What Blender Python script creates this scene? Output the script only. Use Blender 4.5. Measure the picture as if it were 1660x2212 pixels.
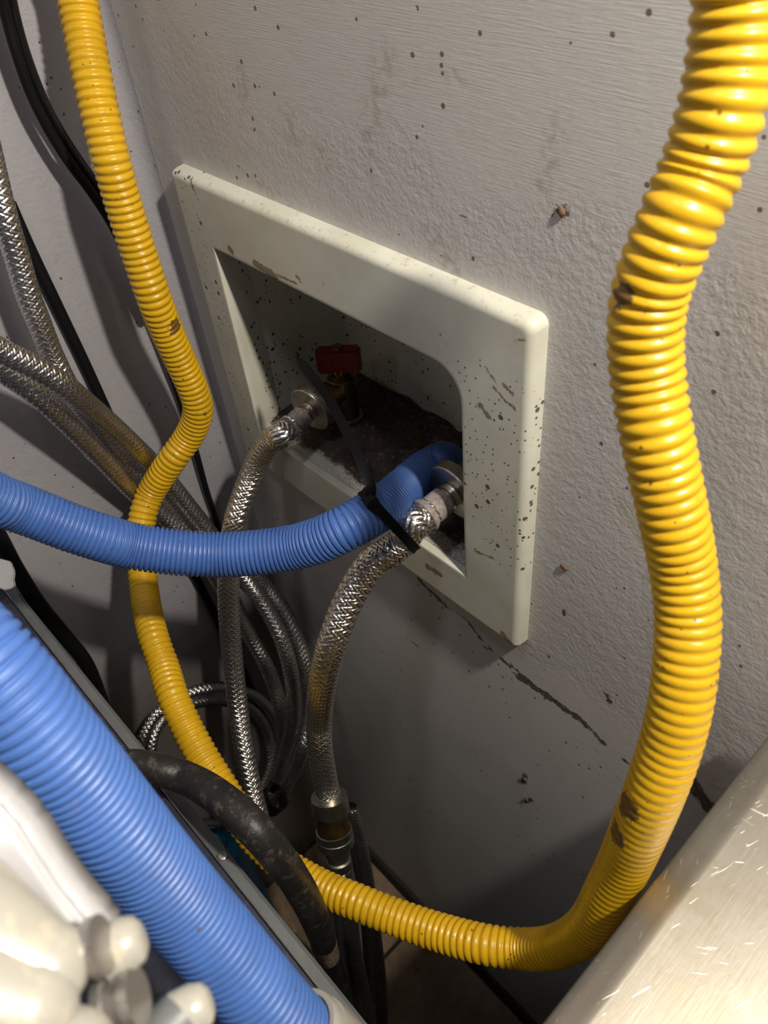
import bpy, bmesh, math, random
import numpy as np
from mathutils import Vector, Matrix, noise
random.seed(7)
for o in list(bpy.data.objects): bpy.data.objects.remove(o)
sc = bpy.context.scene
COL = sc.collection
# ---------------------------------------------------------------- camera
F = 1714.7367
RM = Matrix(((0.683123554, 0.469584082, -0.559314759), (0.725194235, -0.526603952, 0.443600721), (-0.086229525, -0.708645940, -0.700275232)))
CAM = Vector((0.40561287, -0.20354558, 0.99801971))
cd = bpy.data.cameras.new('camera'); cam = bpy.data.objects.new('camera', cd); COL.objects.link(cam)
cd.sensor_fit = 'VERTICAL'; cd.sensor_height = 36.0; cd.lens = 36.0 * F / 2212; cd.clip_start = 0.004; cd.clip_end = 20
r0, r1, r2 = RM.col[0], RM.col[1], RM.col[2]
cam.matrix_world = Matrix(((r0.x, -r1.x, -r2.x, CAM.x), (r0.y, -r1.y, -r2.y, CAM.y), (r0.z, -r1.z, -r2.z, CAM.z), (0, 0, 0, 1)))
cd.dof.use_dof = True; cd.dof.focus_distance = 0.40; cd.dof.aperture_fstop = 22
sc.camera = cam
# ---------------------------------------------------------------- world and lamps
w = bpy.data.worlds.new('world'); sc.world = w; w.use_nodes = True
w.node_tree.nodes['Background'].inputs[0].default_value = (0.85, 0.88, 1.0, 1)
w.node_tree.nodes['Background'].inputs[1].default_value = 0.03
def lamp(name, kind, loc, power, color, size, target=None):
    l = bpy.data.lights.new(name, kind); l.energy = power; l.color = color
    if kind == 'AREA': l.size = size
    else: l.shadow_soft_size = size
    o = bpy.data.objects.new(name, l); COL.objects.link(o); o.location = loc
    if target: o.rotation_euler = (Vector(target) - Vector(loc)).to_track_quat('-Z', 'Y').to_euler()
    return o
lamp('torch_light', 'POINT', (0.54, -0.070, 1.22), 13.5, (1.0, 0.92, 0.79), 0.014)
lamp('room_light', 'AREA', (0.30, -0.42, 1.90), 1.5, (0.90, 0.90, 1.0), 0.12, (0.15, -0.1, 0.5))
lamp('added_sparkle_light', 'POINT', (0.22, -0.85, 1.45), 0.6, (1.0, 0.97, 0.92), 0.02)  # added light, gives the shaded braided hoses their highlights
sc.view_settings.view_transform = 'Standard'; sc.view_settings.look = 'None'
sc.view_settings.exposure = 0.0; sc.view_settings.gamma = 1.0; sc.view_settings.use_curve_mapping = False
# ---------------------------------------------------------------- placing helpers
def ray(px, py): return RM @ Vector(((px - 830) / F, (py - 1106) / F, 1))
def at(px, py, z): return CAM + ray(px, py) * z
def onp(px, py, ax, v):
    r = ray(px, py); return CAM + r * ((v - CAM[ax]) / r[ax])
# ---------------------------------------------------------------- material helpers
class NT:
    def __init__(s, name):
        s.m = bpy.data.materials.new(name); s.m.use_nodes = True; s.t = s.m.node_tree
        s.b = s.t.nodes['Principled BSDF']; s.co = s.t.nodes.new('ShaderNodeTexCoord')
    def n(s, t, **k):
        x = s.t.nodes.new(t)
        for a, v in k.items(): setattr(x, a, v)
        return x
    def put(s, sock, v):
        if isinstance(v, bpy.types.NodeSocket): s.t.links.new(v, sock)
        elif isinstance(v, (tuple, list)): sock.default_value = tuple(v) if len(sock.default_value) == len(v) else (*v, 1)
        else: sock.default_value = v
    def math(s, op, a, b=0.0, c=0.0, clamp=False):
        x = s.n('ShaderNodeMath', operation=op, use_clamp=clamp)
        s.put(x.inputs[0], a); s.put(x.inputs[1], b)
        if op in ('MULTIPLY_ADD', 'SMOOTH_MIN', 'COMPARE'): s.put(x.inputs[2], c)
        return x.outputs[0]
    def mapped(s, scale=(1, 1, 1), rot=(0, 0, 0), src='Object', loc=(0, 0, 0)):
        x = s.n('ShaderNodeMapping'); s.t.links.new(s.co.outputs[src], x.inputs[0])
        x.inputs['Scale'].default_value = scale; x.inputs['Rotation'].default_value = rot; x.inputs['Location'].default_value = loc
        return x.outputs[0]
    def noise(s, scale, detail=4, rough=.55, vec=None, dist=0):
        x = s.n('ShaderNodeTexNoise'); x.inputs['Scale'].default_value = scale; x.inputs['Detail'].default_value = detail
        x.inputs['Roughness'].default_value = rough; x.inputs['Distortion'].default_value = dist
        s.t.links.new(vec or s.co.outputs['Object'], x.inputs['Vector']); return x.outputs[0]
    def vor(s, scale, vec=None, out='Distance', rnd=1.0):
        x = s.n('ShaderNodeTexVoronoi'); x.inputs['Scale'].default_value = scale; x.inputs['Randomness'].default_value = rnd
        s.t.links.new(vec or s.co.outputs['Object'], x.inputs['Vector']); return x.outputs[out]
    def ramp(s, v, a, b):                        # 0 below a, 1 above b
        x = s.n('ShaderNodeMapRange', interpolation_type='SMOOTHSTEP'); s.put(x.inputs[0], v)
        x.inputs[1].default_value = a; x.inputs[2].default_value = b; return x.outputs[0]
    def mix(s, f, a, b):
        x = s.n('ShaderNodeMix', data_type='RGBA'); s.put(x.inputs[0], f); s.put(x.inputs[6], a); s.put(x.inputs[7], b); return x.outputs[2]
    def mul(s, a, b): return s.math('MULTIPLY', a, b)
    def add(s, a, b): return s.math('ADD', a, b)
    def mx(s, a, b): return s.math('MAXIMUM', a, b)
    def specks(s, scale, size, dens, vec=None, region=None):
        """small random dots: voronoi cells of which a share DENS holds a dot of radius about SIZE cells"""
        d = s.vor(scale, vec); c = s.vor(scale, vec, 'Color')
        sp = s.n('ShaderNodeSeparateColor'); s.t.links.new(c, sp.inputs[0])
        rad = s.mul(sp.outputs[1], size)
        dot = s.math('LESS_THAN', d, rad)
        keep = s.math('LESS_THAN', sp.outputs[0], dens if region is None else s.mul(region, dens))
        return s.mul(dot, keep)
    def sep(s, src='Object'):
        x = s.n('ShaderNodeSeparateXYZ'); s.t.links.new(s.co.outputs[src], x.inputs[0]); return x.outputs
    def bump(s, h, strength=.5, dist=.001, prev=None):
        x = s.n('ShaderNodeBump'); x.inputs['Strength'].default_value = strength; x.inputs['Distance'].default_value = dist
        s.put(x.inputs['Height'], h)
        if prev is not None: s.t.links.new(prev, x.inputs['Normal'])
        s.t.links.new(x.outputs[0], s.b.inputs['Normal']); return x.outputs[0]
    def base(s, col=None, rough=None, metal=None, spec=None):
        if col is not None: s.put(s.b.inputs['Base Color'], col)
        if rough is not None: s.put(s.b.inputs['Roughness'], rough)
        if metal is not None: s.put(s.b.inputs['Metallic'], metal)
        if spec is not None: s.put(s.b.inputs['Specular IOR Level'], spec)
        return s.m
    def capsule(s, a, b, r, wob, k=.0006, ax=('X', 'Z')):
        """soft mask of a stain lying along the segment a-b in the plane of axes ax, radius r, edge pulled about by the value wob"""
        o = s.sep(); x = o[ax[0]]; z = o[ax[1]]
        dx, dz = b[0] - a[0], b[1] - a[1]; L2 = dx * dx + dz * dz + 1e-12
        px = s.math('SUBTRACT', x, a[0]); pz = s.math('SUBTRACT', z, a[1])
        t = s.math('DIVIDE', s.add(s.mul(px, dx), s.mul(pz, dz)), L2, clamp=True)
        ex = s.math('SUBTRACT', px, s.mul(t, dx)); ez = s.math('SUBTRACT', pz, s.mul(t, dz))
        d = s.math('SQRT', s.add(s.mul(ex, ex), s.mul(ez, ez)))
        d = s.math('MULTIPLY_ADD', wob, 1.0, d)
        x = s.n('ShaderNodeMapRange', interpolation_type='SMOOTHSTEP'); s.put(x.inputs[0], d)
        x.inputs[1].default_value = r - k; x.inputs[2].default_value = r + k
        x.inputs[3].default_value = 1; x.inputs[4].default_value = 0
        return x.outputs[0]
# ---------------------------------------------------------------- materials
def m_plaster(name, col, stains=False, left=False):
    t = NT(name)
    peb = t.noise(420, 5, .6); peb2 = t.noise(150, 3, .5)
    st = t.noise(60, 6, .7, t.mapped((1.2, 1, 32), (0, math.radians(3), 0)))      # brush strokes, along the wall
    z = t.sep()['Z']
    big = t.noise(7, 3, .5)
    up = t.ramp(t.math('MULTIPLY_ADD', big, .16, z), .955, 1.0); dn = t.ramp(t.math('MULTIPLY_ADD', big, -.05, z), .60, .63)
    strokes = t.math('SUBTRACT', 1.0, t.mul(dn, t.math('SUBTRACT', 1.0, up)), clamp=True)
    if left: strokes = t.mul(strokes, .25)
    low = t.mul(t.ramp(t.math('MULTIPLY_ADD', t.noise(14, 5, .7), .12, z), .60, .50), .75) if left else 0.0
    h = t.add(t.mul(st, t.math('MULTIPLY_ADD', strokes, 1.15, .10)), t.mul(peb, t.math('MULTIPLY_ADD', strokes, -.35, .62)))
    h = t.add(h, t.mul(peb2, .55))
    wob = t.math('MULTIPLY', t.math('SUBTRACT', t.noise(190, 5, .7), .5), .014)
    lump = t.specks(70, .09, .16); lump2 = t.specks(150, .12, .10)
    h = t.add(h, t.mul(t.add(lump, lump2), .45))
    c = t.mix(t.ramp(big, .3, .7), tuple(v * .94 for v in col), col)
    c = t.mix(t.mul(t.ramp(t.noise(38, 5, .7), .60, .78), .45), c, (.32, .27, .17))
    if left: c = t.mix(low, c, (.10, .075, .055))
    reg = t.ramp(t.noise(9, 2), .42, .6)
    c = t.mix(t.mul(t.specks(300, .30, .14, region=reg), .85), c, (.10, .055, .035))
    c = t.mix(t.mul(t.specks(120, .14, .05, t.mapped((1, 1, .45), (0, .5, 0))), .9), c, (.13, .07, .04))
    sk = t.specks(55, .09, .10, t.mapped((.35, 1, 1.8), (0, .6, 0)))
    c = t.mix(t.mul(sk, .8), c, (.16, .10, .055))
    if stains:
        dark = None
        for (p, q, r) in STAINS:
            a = onp(*p, 1, 0); b = onp(*q, 1, 0)
            m = t.capsule((a.x, a.z), (b.x, b.z), r, wob)
            dark = m if dark is None else t.mx(dark, m)
        dark = t.mul(dark, t.ramp(t.noise(600, 3), .28, .42))
        c = t.mix(t.mul(dark, .92), c, (.075, .05, .032))
        soft = None
        for (p, q, r, _) in SMEARS:
            a = onp(*p, 1, 0); b = onp(*q, 1, 0)
            m = t.capsule((a.x, a.z), (b.x, b.z), r, wob, r * .8)
            soft = m if soft is None else t.mx(soft, m)
        c = t.mix(t.mul(t.mul(soft, t.ramp(t.noise(240, 4), .42, .62)), .32), c, (.25, .17, .09))
        a = onp(1338, 1090, 1, 0); b = onp(1395, 1175, 1, 0)                     # flaked paint by the right hose
        fl = t.capsule((a.x, a.z), (b.x, b.z), .0035, t.mul(wob, .5), .0002)
        c = t.mix(fl, c, (.60, .58, .50)); h = t.add(h, t.mul(fl, -1.2))
        h = t.add(h, t.mul(dark, -1.0))
    t.base(c, .42, 0, .45); t.bump(h, .55, .0011); return t.m
STAINS = [((1122, 1462), (1190, 1510), .0032), ((1190, 1510), (1262, 1562), .0026), ((1262, 1562), (1306, 1606), .0012), ((1492, 1690), (1530, 1740), .0050),
          ((1345, 1640), (1372, 1660), .001), ((905, 1252), (968, 1312), .0013), ((1085, 1425), (1118, 1450), .0014), ((1205, 457), (1220, 456), .0012),
          ((1000, 1330), (1040, 1380), .0005), ((1050, 1400), (1060, 1402), .0012), ((1130, 1690), (1136, 1676), .0016), ((1135, 1730), (1150, 1728), .0014), ((1308, 1500), (1318, 1520), .0008)]
SMEARS = [((618, 255), (632, 290), .006, 0), ((520, 160), (524, 215), .005, 0), ((690, 320), (700, 350), .004, 0), ((790, 300), (830, 130), .006, 0), ((940, 515), (980, 580), .006, 0),
          ((560, 400), (640, 450), .003, 0), ((1210, 270), (1180, 400), .004, 0), ((960, 150), (985, 170), .003, 0), ((1540, 1690), (1560, 1700), .004, 0), ((1440, 1790), (1490, 1840), .004, 0)]
M = {}
M['wall'] = m_plaster('wall_paint', (.66, .64, .62), True)
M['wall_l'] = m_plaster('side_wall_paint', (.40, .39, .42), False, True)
def m_cream(name, box=False):
    t = NT(name)
    c = t.mix(t.ramp(t.noise(30, 3), .35, .7), (.74, .74, .64), (.66, .65, .54))
    c = t.mix(t.mul(t.ramp(t.noise(90, 6, .75), .62, .74), .6), c, (.42, .27, .11))
    o = t.sep()
    if box: reg = t.ramp(t.noise(25, 2), .25, .5)
    else: reg = t.mx(t.mul(t.ramp(o['X'], .205, .225), t.mul(t.ramp(o['Z'], .70, .73), t.ramp(o['Z'], .83, .80))), t.math('LESS_THAN', o['X'], .0385))
    c = t.mix(t.mul(t.specks(330, .42, .70, region=reg), .9), c, (.07, .045, .03))
    c = t.mix(t.mul(t.specks(150, .25, .30, region=reg), .9), c, (.09, .05, .03))
    wob = t.math('MULTIPLY', t.math('SUBTRACT', t.noise(260, 5, .7), .5), .012)
    if not box:
        m = None
        for (p, q, r) in [((552, 570), (595, 596), .0022), ((495, 535), (502, 545), .0018), ((560, 575), (640, 612), .0008), ((925, 1225), (950, 1240), .0022), ((412, 392), (419, 412), .0008),
                          ((1050, 795), (1075, 830), .0006), ((1068, 838), (1112, 885), .0005), ((1088, 830), (1108, 852), .0007), ((1040, 878), (1056, 900), .0014),
                          ((1025, 1190), (1065, 1205), .0006), ((1085, 1368), (1108, 1395), .0018), ((1113, 736), (1132, 735), .0006), ((640, 595), (650, 610), .0006), ((470, 545), (472, 556), .0012)]:
            a = onp(*p, 1, -.008); b = onp(*q, 1, -.008)
            k = t.capsule((a.x, a.z), (b.x, b.z), r, t.mul(wob, .5), .0003); m = k if m is None else t.mx(m, k)
        c = t.mix(t.mul(m, .8), c, (.20, .12, .05))
        ed = t.ramp(t.math('ABSOLUTE', t.math('SUBTRACT', o['Z'], .8445)), .0035, .0005)      # grime on the upper edge
        c = t.mix(t.mul(t.mul(ed, t.ramp(t.noise(260, 5, .7), .56, .66)), .5), c, (.35, .24, .12))
    t.base(c, .30, 0, .5)
    t.b.inputs['Subsurface Weight'].default_value = .08; t.b.inputs['Subsurface Radius'].default_value = (.004, .003, .002)
    t.bump(t.add(t.noise(110, 4), t.mul(t.noise(700, 3), .25)), .18, .0006)
    return t.m
M['cream'] = m_cream('cream_plastic'); M['creambox'] = m_cream('cream_box_plastic', True)
def m_silt():
    t = NT('rusty_silt'); o = t.sep()
    edge = t.math('MULTIPLY_ADD', t.math('SUBTRACT', t.noise(60, 5, .7), .5), .018, o['Y'])
    clean = t.ramp(edge, .006, .001)
    dust = t.ramp(t.noise(1500, 2), .42, .6)
    c = t.mix(t.ramp(t.noise(90, 6, .7), .3, .7), (.020, .015, .012), (.075, .052, .040))
    c = t.mix(t.mul(t.ramp(t.noise(260, 4), .55, .7), .4), c, (.33, .26, .21))
    c2 = t.mix(t.mul(dust, t.ramp(o['X'], .08, .13)), (.68, .68, .58), (.30, .26, .25))
    c = t.mix(clean, c, c2)
    t.base(c, .7); t.bump(t.add(t.mul(t.noise(120, 5, .7), .8), t.mul(t.noise(900, 3), .3)), .9, .0025); return t.m
M['silt'] = m_silt()
def m_hose(name, col, dirt, rough, spk=.10, scuff=None):
    t = NT(name)
    c = t.mix(t.ramp(t.noise(60, 4), .35, .7), col, tuple(v * .86 for v in col))
    c = t.mix(t.mul(t.ramp(t.noise(140, 6, .75), .60, .72), .55), c, dirt)
    c = t.mix(t.mul(t.specks(500, .30, spk), .8), c, tuple(v * .35 for v in dirt))
    c = t.mix(t.mul(t.specks(230, .18, spk * .6, t.mapped((1, 1, 2.2))), .85), c, tuple(v * .3 for v in dirt))
    if scuff:
        m = None; vec = t.co.outputs['Object']
        for (p, r) in scuff:
            d = t.n('ShaderNodeVectorMath', operation='DISTANCE'); t.t.links.new(vec, d.inputs[0]); d.inputs[1].default_value = p
            k = t.mul(t.math('LESS_THAN', t.math('MULTIPLY_ADD', t.noise(300, 4, .7), .012, d.outputs['Value']), r + .006), 1.0)
            m = k if m is None else t.mx(m, k)
        c = t.mix(t.mul(m, .85), c, (.07, .035, .02))
    t.base(c, t.math('MULTIPLY_ADD', t.noise(70, 4), .25, rough - .1), 0, .5)
    t.bump(t.noise(900, 3), .12, .0004); return t.m
M['blue'] = m_hose('blue_hose_plastic', (.062, .150, .45), (.22, .16, .14), .42, .05)
def m_braid(name, col, na, nb, dirt=.25, rgh=.16):
    """woven wire: two sets of helical bands passing over and under, laid in the hose's own UV (u round, v metres along)"""
    t = NT(name); uv = t.sep('UV')
    a = t.add(t.mul(uv['X'], na), t.mul(uv['Y'], nb)); b = t.math('SUBTRACT', t.mul(uv['X'], na), t.mul(uv['Y'], nb))
    ia, ib = t.math('FLOOR', a), t.math('FLOOR', b); fa, fb = t.math('FRACT', a), t.math('FRACT', b)
    par = t.math('LESS_THAN', t.math('FLOORED_MODULO', t.math('SUBTRACT', ia, ib), 4.0), 1.5)
    sa = t.math('SINE', t.mul(fa, math.pi)); sb = t.math('SINE', t.mul(fb, math.pi))
    h = t.n('ShaderNodeMix', data_type='FLOAT'); t.put(h.inputs[0], par)
    wires_a = t.math('ABSOLUTE', t.math('SINE', t.mul(fa, math.pi * 4))); wires_b = t.math('ABSOLUTE', t.math('SINE', t.mul(fb, math.pi * 4)))
    t.put(h.inputs[2], t.add(t.math('POWER', sa, .5), t.mul(wires_a, .22))); t.put(h.inputs[3], t.add(t.math('POWER', sb, .5), t.mul(wires_b, .22)))
    hh = h.outputs[0]
    c = t.mix(t.ramp(hh, .15, .75), tuple(v * .13 for v in col), col)  # gaps between the bands darkened in the colour, painted shade
    c = t.mix(t.mul(t.ramp(t.noise(70, 5, .7), .5, .72), dirt), c, (.30, .25, .20))
    t.base(c, t.math('MULTIPLY_ADD', t.noise(60, 4), .16, rgh), 1.0)
    t.bump(hh, .35, .0004); return t.m
M['braid'] = m_braid('woven_steel', (.92, .88, .82), 12, 430, .15)
M['braid2'] = m_braid('woven_steel_fine', (.72, .70, .69), 10, 520, .1, .20)
def m_simple(name, col, rough=.5, metal=0, spec=.5, nscale=80, var=.25, dirt=None, dirtf=.4, bump=.2, bscale=400, bdist=.0006):
    t = NT(name)
    c = t.mix(t.ramp(t.noise(nscale, 5), .3, .7), tuple(v * (1 - var) for v in col), col)
    if dirt: c = t.mix(t.mul(t.ramp(t.noise(nscale * 3, 6, .75), .52, .66), dirtf), c, dirt)
    t.base(c, t.math('MULTIPLY_ADD', t.noise(nscale * 1.5, 3), .2, rough - .1), metal, spec)
    t.bump(t.noise(bscale, 4), bump, bdist); return t.m
M['rubber'] = m_simple('black_rubber', (.022, .021, .021), .42, 0, .4, 60, .3, (.16, .13, .11), .5, .4, 500)
M['cable'] = m_simple('black_cable_sheath', (.008, .008, .009), .22, 0, .5, 60, .2, None, 0, .1)
M['cablem'] = m_simple('dull_cable_sheath', (.006, .006, .007), .6, 0, .2, 60, .2, None, 0, .1)
M['tie'] = m_simple('black_nylon', (.006, .006, .007), .45, 0, .12, 100, .2, None, 0, .08)
M['brass'] = m_simple('tarnished_brass', (.36, .25, .10), .35, 1, .5, 120, .4, (.12, .08, .05), .6, .3)
M['nickel'] = m_simple('dull_nickel', (.62, .58, .50), .32, 1, .5, 120, .25, (.25, .18, .12), .4, .25)
M['limed'] = m_simple('dusty_ferrule', (.44, .38, .36), .75, .15, .4, 400, .4, (.22, .17, .15), .5, .6, 1400, .0004)
M['red'] = m_simple('red_plastic', (.22, .010, .012), .35, 0, .5, 90, .35, (.30, .16, .13), .35, .2)
M['navyp'] = m_simple('dark_blue_plastic', (.02, .03, .10), .35, 0, .5, 90, .35)
M['navy'] = m_simple('navy_enamel', (.032, .036, .062), .45, 0, .5, 60, .3, (.14, .12, .11), .35, .3, 900)
M['machine'] = m_simple('grey_enamel', (.135, .145, .15), .4, 0, .5, 40, .2, (.18, .18, .18), .4, .2)
M['dark'] = m_simple('dark_interior', (.010, .010, .011), .7, 0, .3)
M['whitep'] = m_simple('white_plastic', (.34, .33, .295), .3, 0, .5, 50, .12, (.55, .48, .34), .3, .1)
M['whitem'] = m_simple('white_enamel', (.36, .36, .38), .3, 0, .5, 50, .1, None, 0, .1)
M['aluminium'] = m_simple('grey_metal', (.42, .40, .38), .3, .8, .5, 50, .2)
M['cyan'] = m_simple('cyan_plastic', (.02, .26, .55), .35, 0, .5)
M['hole'] = m_simple('black_pipe', (.012, .011, .010), .6)
M['crumb'] = m_simple('brown_crumb', (.22, .13, .07), .8, 0, .3, 300, .4)
M['tan'] = m_simple('torn_canvas', (.30, .23, .17), .85, 0, .2, 300, .4, (.12, .08, .05), .5, .8, 900, .001)
def m_steel():
    t = NT('brushed_steel')
    st = t.noise(70, 5, .7, t.mapped((14, .8, 1)))
    d = t.noise(26, 5, .65)
    c = t.mix(t.ramp(d, .35, .7), (.47, .44, .38), (.36, .32, .25))
    c = t.mix(t.mul(t.ramp(t.noise(12, 3), .55, .7), .35), c, (.50, .33, .16))
    wp = t.n('ShaderNodeVectorMath', operation='MULTIPLY_ADD'); nz = t.n('ShaderNodeTexNoise'); nz.inputs['Scale'].default_value = 25
    t.t.links.new(t.co.outputs['Object'], nz.inputs['Vector']); t.t.links.new(nz.outputs['Color'], wp.inputs[0]); wp.inputs[1].default_value = (.006, .006, 0); t.t.links.new(t.co.outputs['Object'], wp.inputs[2])
    def scr(rot, sc_, th, seed):
        x = t.n('ShaderNodeMapping'); t.t.links.new(wp.outputs[0], x.inputs[0]); x.inputs['Rotation'].default_value = (0, 0, rot); x.inputs['Location'].default_value = (seed, seed, 0)
        y = t.n('ShaderNodeMapping'); t.t.links.new(x.outputs[0], y.inputs[0]); y.inputs['Scale'].default_value = (1, .07, 1)
        return t.mul(t.ramp(t.noise(sc_, 1, .5, y.outputs[0]), th, th + .03), t.ramp(t.noise(40, 2, .5, x.outputs[0]), .50, .58))
    sc1 = t.mx(scr(.9, 900, .71, .3), scr(-.35, 800, .72, 1.7)); sc2 = t.mx(scr(.3, 1000, .71, 2.9), scr(1.4, 900, .72, 4.1))
    s_ = t.mx(sc1, sc2)
    c = t.mix(t.mul(s_, .55), c, (.85, .82, .74))
    t.base(c, t.math('MULTIPLY_ADD', d, .22, .30), .85)
    t.bump(t.add(t.mul(st, .3), t.add(t.mul(d, .8), s_)), .25, .0006); return t.m
M['steel'] = m_steel()
def m_floor():
    t = NT('floor_tile')
    c = t.mix(t.ramp(t.noise(18, 6, .7), .3, .7), (.20, .14, .09), (.40, .28, .18))
    c = t.mix(t.mul(t.ramp(t.noise(50, 6, .7), .55, .7), .6), c, (.05, .035, .025))
    c = t.mix(t.mul(t.specks(60, .2, .1), .8), c, (.40, .33, .24))
    t.base(c, .55); t.bump(t.noise(60, 5), .4, .002); return t.m
M['floor'] = m_floor(); M['grout'] = m_simple('dark_grout', (.03, .024, .02), .8)
# ---------------------------------------------------------------- object helpers
def tag(o, label=None, cat=None, group=None, kind=None):
    if label: o['label'] = label
    if cat: o['category'] = cat
    if group: o['group'] = group
    if kind: o['kind'] = kind
    return o
def empty(name, loc, label, cat, group=None):
    o = bpy.data.objects.new(name, None); COL.objects.link(o); o.location = loc; o.empty_display_size = .01
    return tag(o, label, cat, group)
def link(name, me, mat, parent=None, smooth=True):
    if smooth: me.polygons.foreach_set('use_smooth', [True] * len(me.polygons))
    me.materials.append(mat)
    o = bpy.data.objects.new(name, me); COL.objects.link(o)
    if parent:
        o.parent = parent; o.matrix_parent_inverse = Matrix.Translation(-parent.location)
    return o
def mesh(name, vs, fs, mat, parent=None, smooth=True):
    me = bpy.data.meshes.new(name); me.from_pydata([tuple(v) for v in vs], [], fs); me.update()
    return link(name, me, mat, parent, smooth)
def from_bm(name, bm, mat, parent=None, smooth=False):
    bmesh.ops.recalc_face_normals(bm, faces=bm.faces); me = bpy.data.meshes.new(name); bm.to_mesh(me); bm.free()
    return link(name, me, mat, parent, smooth)
def weighted(o, ang=40):
    m = o.modifiers.new('split', 'EDGE_SPLIT'); m.split_angle = math.radians(ang); return o
def spline(P, step):
    """Catmull-Rom (centripetal-like) through P, resampled at equal arc length STEP"""
    Q = [P[0] * 2 - P[1]] + P + [P[-1] * 2 - P[-2]]; out = []
    for i in range(1, len(Q) - 2):
        p0, p1, p2, p3 = Q[i - 1:i + 3]; d = (p2 - p1).length
        n = max(6, int(d / step * 1.5))
        m1 = (p2 - p0) * (d / max(1e-9, (p1 - p0).length + d)); m2 = (p3 - p1) * (d / max(1e-9, (p3 - p2).length + d))
        for k in range(n):
            t = k / n; t2, t3 = t * t, t * t * t
            out.append(p1 * (2 * t3 - 3 * t2 + 1) + m1 * (t3 - 2 * t2 + t) + p2 * (-2 * t3 + 3 * t2) + m2 * (t3 - t2))
    out.append(P[-1].copy())
    for _ in range(3): out = [out[0]] + [(out[i - 1] + out[i] * 2 + out[i + 1]) / 4 for i in range(1, len(out) - 1)] + [out[-1]]
    L = [0.0]
    for i in range(1, len(out)): L.append(L[-1] + (out[i] - out[i - 1]).length)
    n = max(2, round(L[-1] / step)); res = []; j = 0
    for k in range(n + 1):
        s = L[-1] * k / n
        while j < len(L) - 2 and L[j + 1] < s: j += 1
        res.append(out[j].lerp(out[j + 1], (s - L[j]) / max(1e-9, L[j + 1] - L[j])))
    return res, L[-1]
def frames(P):
    T = [((P[min(i + 1, len(P) - 1)] - P[max(i - 1, 0)]).normalized()) for i in range(len(P))]
    N = [T[0].orthogonal().normalized()]
    for i in range(1, len(P)):
        v = N[-1] - T[i] * N[-1].dot(T[i]); N.append(v.normalized())
    return T, N, [T[i].cross(N[i]) for i in range(len(P))]
def tube(name, P, rad, mat, parent=None, n=24, cap=True, braid=None):
    """P: centre points; rad: number or f(i, metres along, total); braid=(na, nb, height) raises woven bands; UV: x round, y metres along"""
    T, N, B = frames(P); L = [0.0]
    for i in range(1, len(P)): L.append(L[-1] + (P[i] - P[i - 1]).length)
    m = len(P); L = np.array(L); A = 2 * math.pi * np.arange(n) / n
    R = np.array([(rad(i, L[i], L[-1]) if callable(rad) else rad) for i in range(m)])[:, None] * np.ones((1, n))
    if braid:
        na, nb, hh = braid; u = (np.arange(n) / n)[None, :]; v = L[:, None]
        a = u * na + v * nb; b = u * na - v * nb
        par = np.mod(np.floor(a) - np.floor(b), 4) < 1.5
        q = np.where(par, b, a) % 1.0; q = np.sqrt(np.abs(np.sin(math.pi * q)))
        R = R + (q - .6) * hh
    PP, NN, BB = (np.array([tuple(v) for v in x]) for x in (P, N, B))
    V = PP[:, None, :] + (NN[:, None, :] * np.cos(A)[None, :, None] + BB[:, None, :] * np.sin(A)[None, :, None]) * R[:, :, None]
    i = np.arange(m - 1)[:, None] * n; k = np.arange(n)[None, :]; k2 = (k + 1) % n
    Q = np.stack(np.broadcast_arrays(i + k, i + k2, i + n + k2, i + n + k), axis=-1).reshape(-1)
    uu = np.broadcast_to(np.arange(n)[None, :] / n, (m - 1, n)); u2 = uu + 1 / n; v1 = np.broadcast_to(L[:-1, None], (m - 1, n)); v2 = np.broadcast_to(L[1:, None], (m - 1, n))
    UV = np.stack([uu, v1, u2, v1, u2, v2, uu, v2], axis=-1).reshape(-1)
    nq = (m - 1) * n; loops_ = Q; starts = np.arange(nq) * 4; tot = np.full(nq, 4)
    if cap:
        loops_ = np.concatenate([Q, np.arange(n)[::-1], (m - 1) * n + np.arange(n)]); starts = np.concatenate([starts, [nq * 4, nq * 4 + n]]); tot = np.concatenate([tot, [n, n]])
        UV = np.concatenate([UV, np.zeros(4 * n)])
    me = bpy.data.meshes.new(name); me.vertices.add(m * n); me.vertices.foreach_set('co', V.reshape(-1).astype(np.float32))
    me.loops.add(len(loops_)); me.loops.foreach_set('vertex_index', loops_.astype(np.int32))
    me.polygons.add(len(starts)); me.polygons.foreach_set('loop_start', starts.astype(np.int32)); me.polygons.foreach_set('loop_total', tot.astype(np.int32))
    ul = me.uv_layers.new(name='UVMap'); ul.data.foreach_set('uv', UV.astype(np.float32)); me.update(calc_edges=True); me.validate()
    return link(name, me, mat, parent)
def basis(d, up=None):
    d = Vector(d).normalized(); u = Vector(up) if up else d.orthogonal(); u = (u - d * u.dot(d)).normalized(); return d, u, d.cross(u)
def lathe(name, o, d, prof, mat, parent=None, n=40, knurl=None):
    """prof: (metres along d, radius) from o; knurl=(i0, i1, depth, count)"""
    d, u, v = basis(d); vs = []; fs = []
    for j, (h, r) in enumerate(prof):
        for k in range(n):
            a = 2 * math.pi * k / n; rr = r
            if knurl and knurl[0] <= j <= knurl[1] and k % 2: rr -= knurl[2]
            vs.append(o + d * h + u * (math.cos(a) * rr) + v * (math.sin(a) * rr))
    for j in range(len(prof) - 1):
        for k in range(n): fs.append((j * n + k, j * n + (k + 1) % n, (j + 1) * n + (k + 1) % n, (j + 1) * n + k))
    fs.append(tuple(range(n - 1, -1, -1))); fs.append(tuple(range((len(prof) - 1) * n, len(prof) * n)))
    return weighted(mesh(name, vs, fs, mat, parent), 35)
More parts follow.
